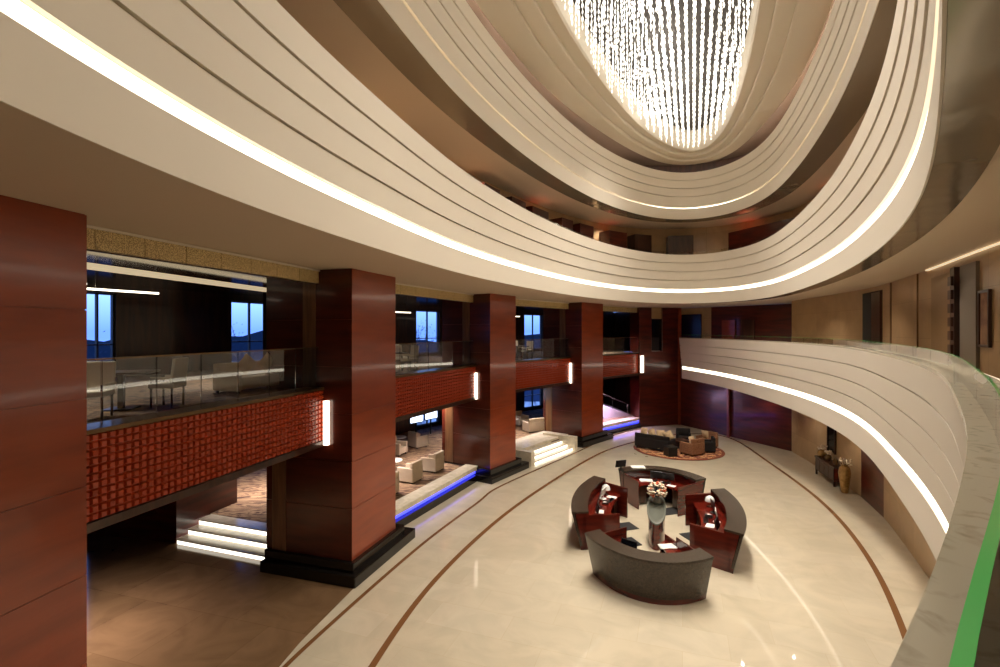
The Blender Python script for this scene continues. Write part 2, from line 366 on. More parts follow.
# parapet of level two with marble ledge
LV2 = thing('balcony_parapet', 'long cream curved parapet of the second level sweeping in from lower right', 'balcony parapet', (8, 12, 3.3))
parapet(LV2, R2N, 3.3, False, 2.70, s=.18, slant=.04)
MB().sweep(R2N, [(-.005, 6.0), (-.005, 6.05), (.36, 6.05), (.36, 6.0)], False, True).build('marble_ledge', M['ledge'], LV2, smooth=True)
G2 = thing('glass_balustrade', 'frameless glass balustrade on the second level marble ledge, with green near edge', 'glass railing', (8, 12, 6.05))
R2G = resample([(x+nx*.085, y+ny*.085) for x, y, nx, ny in R2N], False, .15); R2GN = with_normals(R2G, False, -1)
glass_ring(G2, R2GN, 6.051, 6.245, 0, 26, False, th=.013)
MB().sweep(R2GN, [(0, 6.246), (0, 6.25), (.013, 6.25), (.013, 6.246)], False, True).build('glass_edge', M['glass_green'], G2, smooth=True)
# level two floor slab on the right
struct('floor_right_level_two', MB().sweep(R2N, [(.3, 3.32), (.3, 4.95), (3.4, 4.95), (3.4, 3.32)], False, True), M['white_marble'])

# glossy perimeter strips in the soffits
RNs = [p for p in RN]
annulus('trim_6', 12.945, 12.968, .02, .85, M['glossy'])
i0 = min(range(len(RN)), key=lambda i: abs(RN[i][0]-11)+abs(RN[i][1]-29)); i1 = min(range(len(RN)), key=lambda i: math.dist(RN[i][:2], (1.2, 1.3)))
struct('trim_7', MB().sweep(RN[i0:i1], [(.02, 8.095), (.44, 8.095), (.44, 8.119), (.02, 8.119)], False, True), M['glossy'])
# walls round level three and four
RB = RN
def ringwall(name, z0, z1, off, m): return struct(name, MB().sweep(RN, [(off, z0), (off, z1), (off+.3, z1), (off+.3, z0)], True, True), m)
ringwall('wall_level_three', 9.8, 12.97, 2.9, M['stone'])
ringwall('wall_level_four', 14.65, 17.3, 3.2, M['wood_brown'])
# dark timber doorways along level three
for k, (s, w, mm) in enumerate(((.315, 1.3, 'wood_dark'), (.345, 1.3, 'wood_dark'), (.375, 1.6, 'wood_dark'), (.41, 1.1, 'wood_dark'), (.435, 1.3, 'wood_dark'), (.47, 1.5, 'wood_dark'), (.49, 1.2, 'wood_brown'), (.512, 1.5, 'wood_brown'), (.548, 4.4, 'wood_dark'), (.59, 2.2, 'wood_dark'), (.62, 1.6, 'wood_dark'))):
    x, y, nx, ny = RN[int(len(RN)*s)]
    struct('door_%d' % (k+10), MB().box((x+nx*2.5, y+ny*2.5, 11.1), (w, .9, 2.6), rz=math.atan2(ny, nx)+PI/2), M[mm])
# top: dark soffit and stepped cream cornice around the chandelier
C1 = offset_inside(R0, 2.0, .25)
def sstep(t): t = max(0, min(1, t)); return t*t*(3-2*t)
C1 = [(x+.36*1.25*sstep((y-18)/9), y+.93*1.25*sstep((y-18)/9)) for x, y in C1]
CN = [(x, y, nx*(1-.32*sstep((y-18)/9)), ny*(1-.32*sstep((y-18)/9))) for x, y, nx, ny in with_normals(C1, True, 1)]
cn = MB().sweep(CN, [(0, 19.6), (0, 16.62), (.06, 16.55), (.5, 16.55), (.5, 16.42), (.56, 16.38), (1.05, 16.38), (1.05, 16.27), (1.12, 16.22), (2.0, 16.22), (2.0, 16.34), (1.8, 16.34), (1.8, 19.6)], True, True)
struct('trim_8', cn, M['cream'], True)
struct('ceiling_top', MB().sweep(CN, [(1.6, 17.1), (9, 17.1), (9, 17.4), (1.6, 17.4)], True, True), M['ceiling_dark'])
struct('added_glow_strip', MB().sweep(CN, [(1.801, 16.36), (1.84, 16.36), (1.84, 16.48), (1.801, 16.48)], True, True), mat('added_ring_glow', (1, 1, 1), .5, emit=(1, .9, .76), es=24))  # unseen glowing strip added behind the cornice to brighten the top ring
struct('ceiling_roof', MB().prism([(x+nx*2, y+ny*2) for x, y, nx, ny in CN], 19.6, 19.8), M['ceiling_dark'])

# ------------------------------------------------------------------ chandelier
CH = thing('crystal_chandelier', 'huge teardrop chandelier of countless hanging crystal strands at the top of the atrium', 'chandelier', (4.8, 15, 19.5))
def inside(p, Q):
    c = False
    for i in range(len(Q)):
        (x1, y1), (x2, y2) = Q[i], Q[i-1]
        if (y1 > p[1]) != (y2 > p[1]) and p[0] < (x2-x1)*(p[1]-y1)/(y2-y1)+x1: c = not c
    return c
MB().prism([(x, y) for x, y, _, _ in with_normals(C1, True)], 17.7, 17.8).build('canopy', M['canopy'], CH)
spots = []
U = Vector((.36, .933)); V = Vector((.933, -.36))
for i in range(-20, 21):
    for j in range(-8, 85):
        p = Vector((1.5, 3))+V*(i*.27+.04*math.sin(j*1.7))+U*(j*.36+(i % 2)*.18)
        if inside((p.x, p.y), C1) and p.y > 7: 
            d = min(math.dist(p, q) for q in C1)
            if d > .04: spots.append((p.x, p.y, d))
def strand_geo(mb, x, y, d, seed):
    r = random.Random(seed); zb = 16.5+.1*math.sin(x*1.3)+.1*math.sin(y*.8)
    z = zb+r.uniform(0, .12); vs = [(x, y, z)]; fs = []
    while z < 17.55:
        h = r.uniform(.17, .27); w = r.uniform(.022, .036); a = r.uniform(0, 1.5); b0 = len(vs)-1
        vs += [(x+w*math.cos(a+k*PI/2), y+w*math.sin(a+k*PI/2), z+h*.45) for k in range(4)]+[(x, y, z+h)]
        for k in range(4): p, q = b0+1+k, b0+1+(k+1) % 4; fs += [(b0, q, p), (p, q, b0+5)]
        z += h
    mb.add(vs, fs)
# the hundred strands that show largest stand nearest in the middle of the upper frame
spots.sort(key=lambda s: math.hypot(s[0], s[1]) if s[1] > 13.5 else 100-s[1])
for i, (x, y, d) in enumerate(spots[:100]):
    mb = MB(); strand_geo(mb, x, y, d, i); mb.build('crystal_strand', M['crystal'], CH)
mb = MB()
for i, (x, y, d) in enumerate(spots[100:]): strand_geo(mb, x, y, d, i+500)
o = mb.build('crystal_strands', M['crystal'], CH); o['kind'] = 'stuff'

# ------------------------------------------------------------------ left side: columns, beams, railings
def vec(a): return (math.sin(a), math.cos(a))
COLS = [  # front corner nearest the camera, direction angle of the front (from +Y), front length, plinth extra
    ((-6.22, 4.2), math.radians(9.6), 2.8, 'nearest, cut by the left edge of the view'),
    ((-3.82, 12.91), math.radians(17.4), 2.25, 'second from the left, standing on the wide black plinth'),
    ((-.42, 21.5), math.radians(34), 2.05, 'third from the left, between the lounge and the lit steps'),
    ((4.6, 28.1), math.radians(42), 2.3, 'fourth from the left, just before the far end wall')]
def colpt(c, t, s):
    (x, y), a, L, _ = c; ux, uy = vec(a)
    return (x+ux*t-uy*s, y+uy*t+ux*s)
for c in COLS:
    (x, y), a, L, w = c
    rt = thing('column', 'square column clad in polished red wood panels, ' + w, 'column', (x, y, 0))
    D = 2.7
    # shaft as stacked panels with shadow joints
    b = MB(); zs = [.55, 1.9, 3.12, 4.35, 5.57, 6.8, 8.12]
    for z0, z1 in zip(zs, zs[1:]):
        b.prism([colpt(c, 0, 0), colpt(c, L, 0), colpt(c, L, D), colpt(c, 0, D)], z0, z1-.012)
        b.prism([colpt(c, .015, .015), colpt(c, L-.015, .015), colpt(c, L-.015, D-.015), colpt(c, .015, D-.015)], z1-.013, z1)
    b.build('shaft', M['wood'], rt)
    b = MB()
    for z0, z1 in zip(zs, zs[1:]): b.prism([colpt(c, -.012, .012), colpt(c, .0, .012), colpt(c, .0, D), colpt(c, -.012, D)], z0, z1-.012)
    b.build('side_layer', M['wood_flank'], rt)  # thin layer in a darker wood colour over the near flank
    e0, e1 = -.26, L+.8
    b = MB(); b.prism([colpt(c, e0, -.26), colpt(c, e1, -.26), colpt(c, e1, D), colpt(c, e0, D)], 0, .3)
    b.prism([colpt(c, -.12, -.12), colpt(c, L+.35, -.12), colpt(c, L+.35, D-.02), colpt(c, -.12, D-.02)], .3, .56)
    b.build('plinth', M['black_stone'], rt, bevel=.02)
    b = MB(); b.prism([colpt(c, -.03, 2.05), colpt(c, .02, 2.05), colpt(c, .02, 2.5), colpt(c, -.03, 2.5)], 0.3, 3.48)
    b.prism([colpt(c, -.03, 1.1), colpt(c, .02, 1.1), colpt(c, .02, 1.5), colpt(c, -.03, 1.5)], 5.0, 8.1)
    b.prism([colpt(c, L-.02, 2.05), colpt(c, L+.03, 2.05), colpt(c, L+.03, 2.5), colpt(c, L-.02, 2.5)], 0.56, 3.48)
    b.build('jamb', M['jamb'], rt)
BEAMS = [((-6.36, 6.9), (-4.68, 13.2)), ((-4.04, 15.33), (-1.08, 21.97)), ((.02, 23.7), (4.02, 28.65)), ((5.58, 30.4), (9.45, 34.1))]
ordn = ['first bay, nearest on the left', 'second bay, above the lounge chairs', 'third bay, above the lit steps', 'last bay, beside the far end wall']
for bi, ((ax, ay), (bx_, by)) in enumerate(BEAMS):
    L = math.hypot(bx_-ax, by-ay); ux, uy = (bx_-ax)/L, (by-ay)/L; nx, ny = uy, -ux   # n faces the atrium
    rt = thing('fascia_beam', 'red studded beam front across the ' + ordn[bi], 'beam', (ax, ay, 3.5))
    P = lambda t, o: (ax+ux*t+nx*o, ay+uy*t+ny*o)
    MB().prism([P(0, -.02), P(L, -.02), P(L, -.5), P(0, -.5)], 3.62, 4.95).build('core', M['wood_dark'], rt)
    s = MB(); cw = .13; nc = int(L/cw); cw = L/nc; nr = 11; ch = 1.33/nr
    for i in range(nc):
        for j in range(nr):
            t0, t1, z0 = i*cw, (i+1)*cw, 3.62+j*ch
            g = .008
            q = [P(t0+g, .0)+(z0+g,), P(t1-g, .0)+(z0+g,), P(t1-g, .0)+(z0+ch-g,), P(t0+g, .0)+(z0+ch-g,)]
            k = .2; r4 = [P(t0+cw*k, .045)+(z0+ch*k,), P(t1-cw*k, .045)+(z0+ch*k,), P(t1-cw*k, .045)+(z0+ch*(1-k),), P(t0+cw*k, .045)+(z0+ch*(1-k),)]
            s.add(q+r4, [(4, 5, 6, 7), (0, 1, 5, 4), (1, 2, 6, 5), (2, 3, 7, 6), (3, 0, 4, 7)])
    s.add([P(0, -.005)+(3.62,), P(L, -.005)+(3.62,), P(L, -.005)+(4.95,), P(0, -.005)+(4.95,)], [(0, 1, 2, 3)])
    s.build('studded_panel', M['stud'], rt)
    MB().prism([P(0, .07), P(L, .07), P(L, -.5), P(0, -.5)], 4.95, 5.02).build('top_cap', M['bronze'], rt)
    MB().prism([P(0, .07), P(L, .07), P(L, -.9), P(0, -.9)], 3.48, 3.62).build('bottom_trim', M['wood_brown'], rt)
    # railing
    rg = thing('glass_railing', 'clear glass railing along the upper lounge in the ' + ordn[bi].split(',')[0] + ' from the left' if bi < 3 else 'clear glass railing of the upper lounge in the last bay by the far end wall', 'glass railing', (ax, ay, 5.02))
    npan = max(3, int(L/.85)); pw = L/npan
    for i in range(npan):
        MB().prism([P(i*pw+.01, -.12), P((i+1)*pw-.01, -.12), P((i+1)*pw-.01, -.132), P(i*pw+.01, -.132)], 5.02, 6.05).build('glass_panel', M['glass'], rg)
    MB().prism([P(0, -.11), P(L, -.11), P(L, -.145), P(0, -.145)], 6.05, 6.075).build('top_rail', M['bronze'], rg)
    # gold mosaic bulkhead above
    gh = thing('bulkhead', 'gold speckled mosaic bulkhead under the ceiling of the ' + ordn[bi], 'bulkhead', (ax, ay, 7.74))
    ng = 8
    for i in range(ng):
        MB().prism([P(i*L/ng+.008, -.1), P((i+1)*L/ng-.008, -.1), P((i+1)*L/ng-.008, -.2), P(i*L/ng+.008, -.2)], 7.76, 8.08).build('mosaic_panel', M['gold'], gh)
    MB().prism([P(0, -.06), P(L, -.06), P(L, -.24), P(0, -.24)], 8.07, 8.11).build('cove_trim', M['cream'], gh)
    MB().prism([P(0, -.205), P(L, -.205), P(L, -.24), P(0, -.24)], 7.74, 8.07).build('backing', M['wood_brown'], gh)
# sconces on the near flank of each following column
for (ci, lab) in ((1, 'nearest tall sconce, where the first red beam meets its column'), (2, 'sconce where the second red beam meets the third column'), (3, 'small sconce at the right end of the third red beam')):
    c = COLS[ci]; x, y = colpt(c, -.08, .72)
    rt = thing('wall_sconce', 'slim glowing wall lamp, ' + lab, 'wall lamp', (x, y, 3.5))
    MB().box((x, y, 4.1), (.13, .1, 1.15), rz=-c[1]).build('lamp_shade', M['sconce'], rt)
    x2, y2 = colpt(c, -.015, .72)
    MB().box((x2, y2, 4.1), (.1, .05, 1.0), rz=-c[1]).build('back_plate', M['bronze'], rt)
rt = thing('wall_sconce', 'slim glowing white vertical wall lamp on the far end wall beside the last red beam', 'wall lamp', (9.62, 33.86, 3.5))
MB().box((9.62, 33.84, 4.25), (.18, .12, 1.15), rz=.27).build('lamp_shade', M['sconce'], rt)
MB().box((9.62, 33.9, 4.25), (.1, .06, 1.0), rz=.27).build('back_plate', M['bronze'], rt)

# upper lounge floor (level two, left) and its ground floor counterpart
line = [(-6.9, 2.0)]+[p for b in BEAMS for p in b]+[(11.5, 37)]
def inset(p, d=.45): return p
struct('floor_left_level_two', MB().prism([(x-.42, y+.28) for x, y in line]+[(11.5, 44.5)]+FAC[::-1]+[(-15.5, 2.0)], 3.6, 4.95), M['carpet_dark'])
led = [(-4.1, 15.45), (-1.05, 22.1), (.05, 23.9), (4.1, 28.75), (5.6, 30.5), (9.45, 34.1)]
struct('floor_left_raised', MB().prism([(-9.5, 16.42), (-6.1, 15.22)]+led+[(11.5, 37), (11.5, 44)]+FAC[:1:-1]+[(-13.2, 16.6)], .02, .5), M['carpet'])
# stone edge of the raised lounge with blue light under it
for i, (a, b, o0) in enumerate((((-3.9, 15.6), (-1.1, 21.9), .0), ((5.6, 30.5), (9.4, 34.05), 0))):
    L = math.dist(a, b); ux, uy = (b[0]-a[0])/L, (b[1]-a[1])/L; nx, ny = uy, -ux
    P = lambda t, o: (a[0]+ux*t+nx*o, a[1]+uy*t+ny*o)
    rt = thing('stone_ledge', ['cream stone ledge lit blue underneath in front of the lounge chairs', 'cream stone ledge lit blue underneath in the last bay'][i], 'ledge', (a[0], a[1], 0))
    MB().prism([P(0, .14), P(L, .14), P(L, -.45), P(0, -.45)], .44, .62).build('ledge_top', M['white_marble'], rt)
    MB().prism([P(0, .06), P(L, .06), P(L, .0), P(0, .0)], .30, .44).build('light_strip', M['led_blue'], rt)
    MB().prism([P(0, .22), P(L, .22), P(L, -.02), P(0, -.02)], 0, .28).build('plinth', M['black_stone'], rt)

# facade with tall windows
def wall_holes(mb, a, b, z0, z1, holes, th=.3):
    L = math.dist(a, b); ux, uy = (b[0]-a[0])/L, (b[1]-a[1])/L; nx, ny = -uy*th, ux*th
    ts = sorted({0, L, *[t for h in holes for t in h[:2]]}); zz = sorted({z0, z1, *[z for h in holes for z in h[2:]]})
    for t0, t1 in zip(ts, ts[1:]):
        for c0, c1 in zip(zz, zz[1:]):
            tm, zm = (t0+t1)/2, (c0+c1)/2
            if any(h[0] < tm < h[1] and h[2] < zm < h[3] for h in holes): continue
            p, q = (a[0]+ux*t0, a[1]+uy*t0), (a[0]+ux*t1, a[1]+uy*t1)
            mb.prism([p, q, (q[0]+nx, q[1]+ny), (p[0]+nx, p[1]+ny)], c0, c1)
wins = {1: [(.35, 1.35), (5.7, 7.6)], 2: [(7.3, 9.3)], 3: [(6.6, 8.6)]}
wn = 0
fb = MB()
for i, (a, b) in enumerate(zip(FAC, FAC[1:])):
    hs = []
    for (t0, t1) in wins.get(i, []):
        hs += [(t0, t1, .7, 3.4), (t0, t1, 5.15, 7.75)]
        L = math.dist(a, b); ux, uy = (b[0]-a[0])/L, (b[1]-a[1])/L
        for (z0, z1) in ((.7, 3.4), (5.15, 7.75)):
            wn += 1; f = MB(); ang = math.atan2(uy, ux)
            cx = lambda t, o=0: (a[0]+ux*t-uy*o, a[1]+uy*t+ux*o)
            for t in (t0+.03, (t0+t1)/2, t1-.03): f.box(cx(t, .12)+((z0+z1)/2,), (.06, .1, z1-z0), rz=ang)
            for z in (z0+.03, z1-.03, z0+.9): f.box(cx((t0+t1)/2, .12)+(z,), (t1-t0, .1, .05), rz=ang)
            struct('window_%d' % wn, f, M['black'])
    wall_holes(fb, a, b, 0, 8.12, hs)
struct('wall_left', fb, M['wood_brown'])
wallseg('wall_rear', (-15.5, 3.5), (-6.9, 1.0), 0, 8.12, M['wood_brown'], -.3)
wallseg('wall_rear_corner', (-6.9, 1.0), (-3, -8), 0, 8.12, M['wood_brown'], -.3)
wallseg('wall_far_left', (10, 43.5), (11.6, 36.5), 0, 8.12, M['wood_brown'], .3)
# wooden block beside the steps of the first bay
struct('wall_block', MB().prism([(-9.9, 15.3), (-13.2, 16.0), (-12.2, 18.4), (-9.2, 17.5)], 0, 3.6), M['wood_dark'])
struct('wall_core', MB().prism([(-9.3, 19.6), (-8.5, 19.2), (-7.4, 21.6), (-8.2, 22.0)], 4.95, 8.12), M['wood_brown'])

def steps(name, label, p0, p1, back, n, rise, tread, zt, cheek):
    """flight along p0-p1 climbing towards back"""
    L = math.dist(p0, p1); ux, uy = (p1[0]-p0[0])/L, (p1[1]-p0[1])/L
    rt = thing(name, label, 'steps', (p0[0], p0[1], 0))
    P = lambda t, o: (p0[0]+ux*t+back[0]*o, p0[1]+uy*t+back[1]*o)
    for k in range(n):
        MB().prism([P(0, k*tread), P(L, k*tread), P(L, n*tread+.15), P(0, n*tread+.15)], k*rise, (k+1)*rise-.035).build('riser', M['led_soft'], rt)
        MB().prism([P(0, k*tread-.03), P(L, k*tread-.03), P(L, n*tread+.15), P(0, n*tread+.15)], (k+1)*rise-.035, (k+1)*rise+.001).build('tread', M['white_marble'], rt)
    if cheek:
        for t in (-.3, L):
            MB().prism([P(t, -.15), P(t+.3, -.15), P(t+.3, n*tread+.6), P(t, n*tread+.6)], 0, zt).build('side_wall', M['white_marble'], rt)
    return rt
steps('lit_steps', 'wide white steps with glowing risers rising behind the first bay', (-9.85, 15.25), (-6.45, 14.05), (.31, .95), 3, .165, .38, .5, False)
steps('lit_steps', 'short flight of glowing white steps between cream side walls in the third bay', (1.55, 24.1), (3.95, 27.3), (-.80, .6), 4, .15, .32, .72, True)
struct('floor_step_landing', MB().prism([(.3, 24.0), (3.9, 28.6), (2.6, 29.6), (-.9, 24.9)], .02, .6), M['white_marble'])
# pale ramp with lavender light in the last bay
r_ = thing('stair_ramp', 'pale sloping ramp and balustrade lit lavender behind the last bay', 'ramp', (7.5, 34.5, .5))
b = MB(); b.add([(5.5, 33.0, .5), (9.3, 35.6, .5), (8.3, 38.0, .5), (4.6, 35.5, .5), (5.5, 33.0, 2.0), (9.3, 35.6, .52), (8.3, 38.0, .9), (4.6, 35.5, 2.4)],
                [(0, 1, 2, 3), (4, 5, 6, 7), (0, 1, 5, 4), (1, 2, 6, 5), (2, 3, 7, 6), (3, 0, 4, 7)]); b.build('ramp_slab', M['lav'], r_)
b = MB(); b.tube((5.4, 33.2, 2.9), (9.1, 35.7, 1.3), .03); [b.tube((5.4+3.7*t, 33.2+2.5*t, 2.0-1.4*t), (5.4+3.7*t, 33.2+2.5*t, 2.9-1.6*t), .02) for t in (0, .33, .66, 1)]
b.build('handrail', M['steel'], r_)
area('lounge_lamp', (7.0, 33.4, 3.4), .8, 220, (.8, .6, 1), spread=math.radians(110))

struct('ceiling_lounge', MB().prism([(x-.9, y+.6) for x, y in [(-7.6, 2.0)]+[p for b in BEAMS for p in b]]+[(9.2, 41)]+FAC[-2::-1], 8.02, 8.1), mat('glossy_brown_ceiling', rgb('#4a392b'), .12, coat=.5))
# lounge lamps: long pendant light bars and unseen fill lamps added under the ceilings
def pendant(loc, L, rz, label):
    rt = thing('linear_pendant', label, 'ceiling lamp', loc, rz)
    MB().box((0, 0, 0), (L, .07, .05)).build('light_bar', M['sconce'], rt, local=True)
    for s in (-.4, .4): MB().tube((L*s, 0, .03), (L*s, 0, 8.12-loc[2]), .006, 5).build('cable', M['steel'], rt, local=True)
pendant((-10.6, 11.4, 7.66), 2.0, 1.15, 'glowing white pendant bar nearest in the upper lounge on the left')
pendant((-9.9, 13.2, 7.55), 1.7, 1.15, 'shorter glowing pendant bar behind the longest one in the upper lounge')
pendant((-5.2, 23.5, 7.4), 2.6, .9, 'glowing pendant bar in the second bay of the upper lounge')
pendant((.3, 30.2, 7.4), 2.6, .8, 'glowing pendant bar in the third bay of the upper lounge')
struct('trim_20', MB().prism([(-8.8, 9.9), (-8.6, 9.85), (-7.6, 16.8), (-7.8, 16.85)], 7.8, 7.92), mat('lit_cove', (1, .9, .7), .5, emit=(1, .8, .5), es=.35))
for (x, y, p) in ((-9.5, 9, 90), (-8.5, 15, 90), (-6, 21.5, 110), (-1.5, 28, 110), (6.5, 35.2, 200)):
    area('added_lounge_fill', (x, y, 7.98), .5, p*.9, spread=math.radians(120))  # lamp without a fixture, added to brighten the upper lounge
for (x, y, p) in ((-9, 10, 120), (-8.6, 18.8, 120), (-5.2, 19.6, 150), (-2.8, 23, 120), (-1.2, 27.6, 130), (1.5, 29, 60)):
    area('added_lounge_fill', (x, y, 3.56), 1.2, p*1.0, (1, .88, .86), spread=math.radians(105))  # lamp without a fixture, added to brighten the ground lounge

# spots without fixtures, added under the soffits to brighten the atrium rim
dl = [(.62, 8.1, 60), (.70, 8.1, 60), (.78, 8.1, 60), (.86, 8.1, 60)]
n = 0
for s in (.22, .30, .38, .46, .54, .62, .70, .78, .86):
    x, y, nx, ny = RN[int(len(RN)*s)]
    for (z, pw) in ((12.9, 70), (8.02, 70 if s > .5 else 0)):
        if not pw: continue
        off = 2.2 if z > 9 or s < .6 else .6
        spot('added_soffit_spot', (x+nx*off, y+ny*off, z), pw*3 if off > 1 else 90, 130)
for s in (.25, .35, .45, .55, .65, .75):  # spots added over the top level to lighten the dark gap there
    x, y, nx, ny = RN[int(len(RN)*s)]
    spot('added_soffit_spot', (x+nx*1.6, y+ny*1.6, 17.0), 150, 140)
# more added spots, in the ground level corridor under the level two gallery
for yy in (12, 16, 20, 24, 28):
    x = wall_at(min(yy, 26))[0]-1.1
    spot('added_soffit_spot', (x, yy, 3.28), 70, 120)

# ------------------------------------------------------------------ things on the stone wall
def on_wall_box(mb, y, w, z0, z1, depth, out=0):
    x, yy, a = wall_at(y); nx, ny = -math.sin(a), math.cos(a)
    mb.box((x+nx*(out+depth/2), yy+ny*(out+depth/2), (z0+z1)/2), (w, depth, z1-z0), rz=a); return mb
struct('door_20', on_wall_box(MB(), 18.6, 2.3, 4.95, 7.95, .05), M['recess_shade'])  # flat near-black sheet, shade of a door recess put into its colour
struct('door_21', on_wall_box(MB(), 18.05, 1.0, 4.95, 7.9, .08), M['wood_brown'])
struct('door_22', on_wall_box(MB(), 18.55, 2.5, 0, 3.2, .06), M['wood_dark'])
struct('door_23', on_wall_box(MB(), 10.4, .95, 4.95, 7.9, .06), M['grey_door'])
struct('door_24', on_wall_box(MB(), 12.0, 1.8, 4.95, 7.85, .05), mat('inner_stone', rgb('#957650'), .3))
b = MB(); on_wall_box(b, 11.0, .3, 4.95, 7.9, .14)
for k in range(9): on_wall_box(b, 11.0, .22, 5.1+k*.3, 5.3+k*.3, .19)
tag(b.build('carved_post', M['wood_brown']), 'tall dark carved wooden post in the elevator recess at upper right', 'carved post')
struct('trim_21', on_wall_box(MB(), 16.6, .1, 4.95, 8.1, .03), M['jamb'])
struct('trim_22', on_wall_box(MB(), 14.0, .06, 4.95, 8.1, .03), M['jamb'])
rt = thing('framed_picture', 'small dark framed brown picture hung upright on the stone wall at far right', 'picture', (wall_at(9.68)[0], 9.68, 6.2))
x, y, a = wall_at(9.68)
f = MB()
def wb(mb, du, z, w, h, o, d): 
    nx, ny = -math.sin(a), math.cos(a); mb.box((x+math.cos(a)*du+nx*o, y+math.sin(a)*du+ny*o, z), (w, d, h), rz=a)
for du, z, w, h in ((-.24, 6.74, .05, 1.1), (.24, 6.74, .05, 1.1), (0, 7.27, .53, .05), (0, 6.21, .53, .05)): wb(f, du, z, w, h, .03, .05)
f.build('frame', M['wood_brown'], rt)
g = MB(); wb(g, 0, 6.74, .46, 1.03, .02, .02); g.build('canvas', M['art'], rt)
# cove light line where level two wall meets the ceiling
struct('trim_23', MB().sweep([p for p in wrn if 8 < p[1] < 13.2], [(-.03, 8.07), (-.09, 8.07), (-.09, 8.1), (-.03, 8.1)], False, True), mat('soft_cove', (1, .9, .7), .5, emit=(1, .82, .55), es=.45))
# dark mirror above the console
rt = thing('wall_panel', 'narrow dark framed panel on the stone wall above the console table', 'wall panel', (wall_at(22.3)[0], 22.3, 1.1))
b = MB(); on_wall_box(b, 22.3, .75, 1.1, 2.9, .05); b.build('pane', M['screen'], rt)
b = MB(); on_wall_box(b, 21.93, .05, 1.08, 2.92, .08); on_wall_box(b, 22.67, .05, 1.08, 2.92, .08); b.build('frame', M['wood_brown'], rt)

# console table with vases
x, y, a = wall_at(21.7); nx, ny = -math.sin(a), math.cos(a)
rt = thing('console_table', 'dark wooden console table against the stone wall below the gallery', 'console table', (x+nx*.35, y+ny*.35, 0), a)
MB().box((0, 0, .79), (2.1, .45, .06)).build('tabletop', M['wood_brown'], rt, local=True)
MB().box((0, 0, .48), (2.0, .40, .56)).build('cabinet', M['desk_wood'], rt, local=True)
for k in (-.75, -.25, .25, .75):
    d = MB().box((k*.98, .205, .48), (.46, .02, .5)).build('door', M['wood_brown'], rt, local=True)
    MB().lathe([(.0, 0), (.015, .0), (.015, .03), (0, .03)], (k*.98+.17, .225, .5), 8).build('knob', M['bronze'], d, local=True)
for sx in (-1, 1):
    for sy in (-1, 1): MB().box((sx*.95, sy*.17, .1), (.07, .07, .2)).build('leg', M['wood_brown'], rt, local=True)
def onc(du, z=.82): return (x+nx*.35+math.cos(a)*du, y+ny*.35+math.sin(a)*du, z)
def vase(name, label, loc, H, R, prof, m, flowers):
    rt = thing(name, label, 'vase', loc)
    MB().lathe([(r*R, z*H) for r, z in prof], (0, 0, 0), 24).build('body', m, rt, local=True, smooth=True)
    if flowers:
        b = MB()
        rr = random.Random(flowers)
        for k in range(26):
            an, rad, zz = rr.uniform(0, 6.28), rr.uniform(0, R*1.1), H+rr.uniform(0, R*.9)
            b.tube((0, 0, H*.9), (rad*math.cos(an), rad*math.sin(an), zz), .006, 4)
            b.lathe([(.0, -.035), (.035, -.01), (.04, .015), (0, .04)], (rad*math.cos(an), rad*math.sin(an), zz), 6, cap=False)
        b.build('blossoms', M['flower'], rt, local=True)
    return rt
VP = [(.45, 0), (.6, .05), (.8, .35), (1, .7), (.85, .88), (.5, .94), (.6, 1.0)]
VB = [(.5, 0), (.9, .2), (1, .5), (.8, .8), (.45, .92), (.55, 1.0)]
vase('floor_vase', 'tall gilded floor vase filled with pale blossoms beside the console table', (wall_at(20.1)[0]-.45, 20.1, 0), 1.15, .22, VP, M['vase_gold'], 3)
vase('vase', 'round gilded vase of pale blossoms on the far end of the console table', onc(.8), .35, .2, VB, M['vase_gold'], 4)
vase('vase', 'dark bronze vase with pale blossoms on the middle of the console table', onc(.15), .3, .14, VB, M['bronze'], 5)
vase('vase', 'small dark bronze jar on the near end of the console table', onc(-.6), .28, .1, VB, M['bronze'], 0)

# ------------------------------------------------------------------ reception: four curved desks on an oval
CE = Vector((4.88, 15.75)); EU = Vector((.31, .951)); EV = Vector((.951, -.31)); EA, EB = 4.3, 2.53
def el(td, o):
    t = math.radians(td); p = CE+EU*((EA+o)*math.cos(t))+EV*((EB+o)*math.sin(t)); return (p.x, p.y)
def arc(t0, t1, prof, n=28):
    mb = MB(); m = len(prof)
    vs = []
    for i in range(n+1):
        t = t0+(t1-t0)*i/n
        for o, z in prof: vs.append(el(t, o)+(z,))
    fs = [(i*m+k, (i+1)*m+k, (i+1)*m+(k+1) % m, i*m+(k+1) % m) for i in range(n) for k in range(m)]
    fs += [tuple(range(m)), tuple(n*m+k for k in range(m-1, -1, -1))]
    return mb.add(vs, fs)
DESKS = [('nearest one, granite front facing the viewer', 147, 223), ('left of the flower pedestal, towards the columns', 246, 301),
         ('farthest one, next to the round rug', -34, 43), ('right of the flower pedestal, towards the stone wall', 61, 117)]
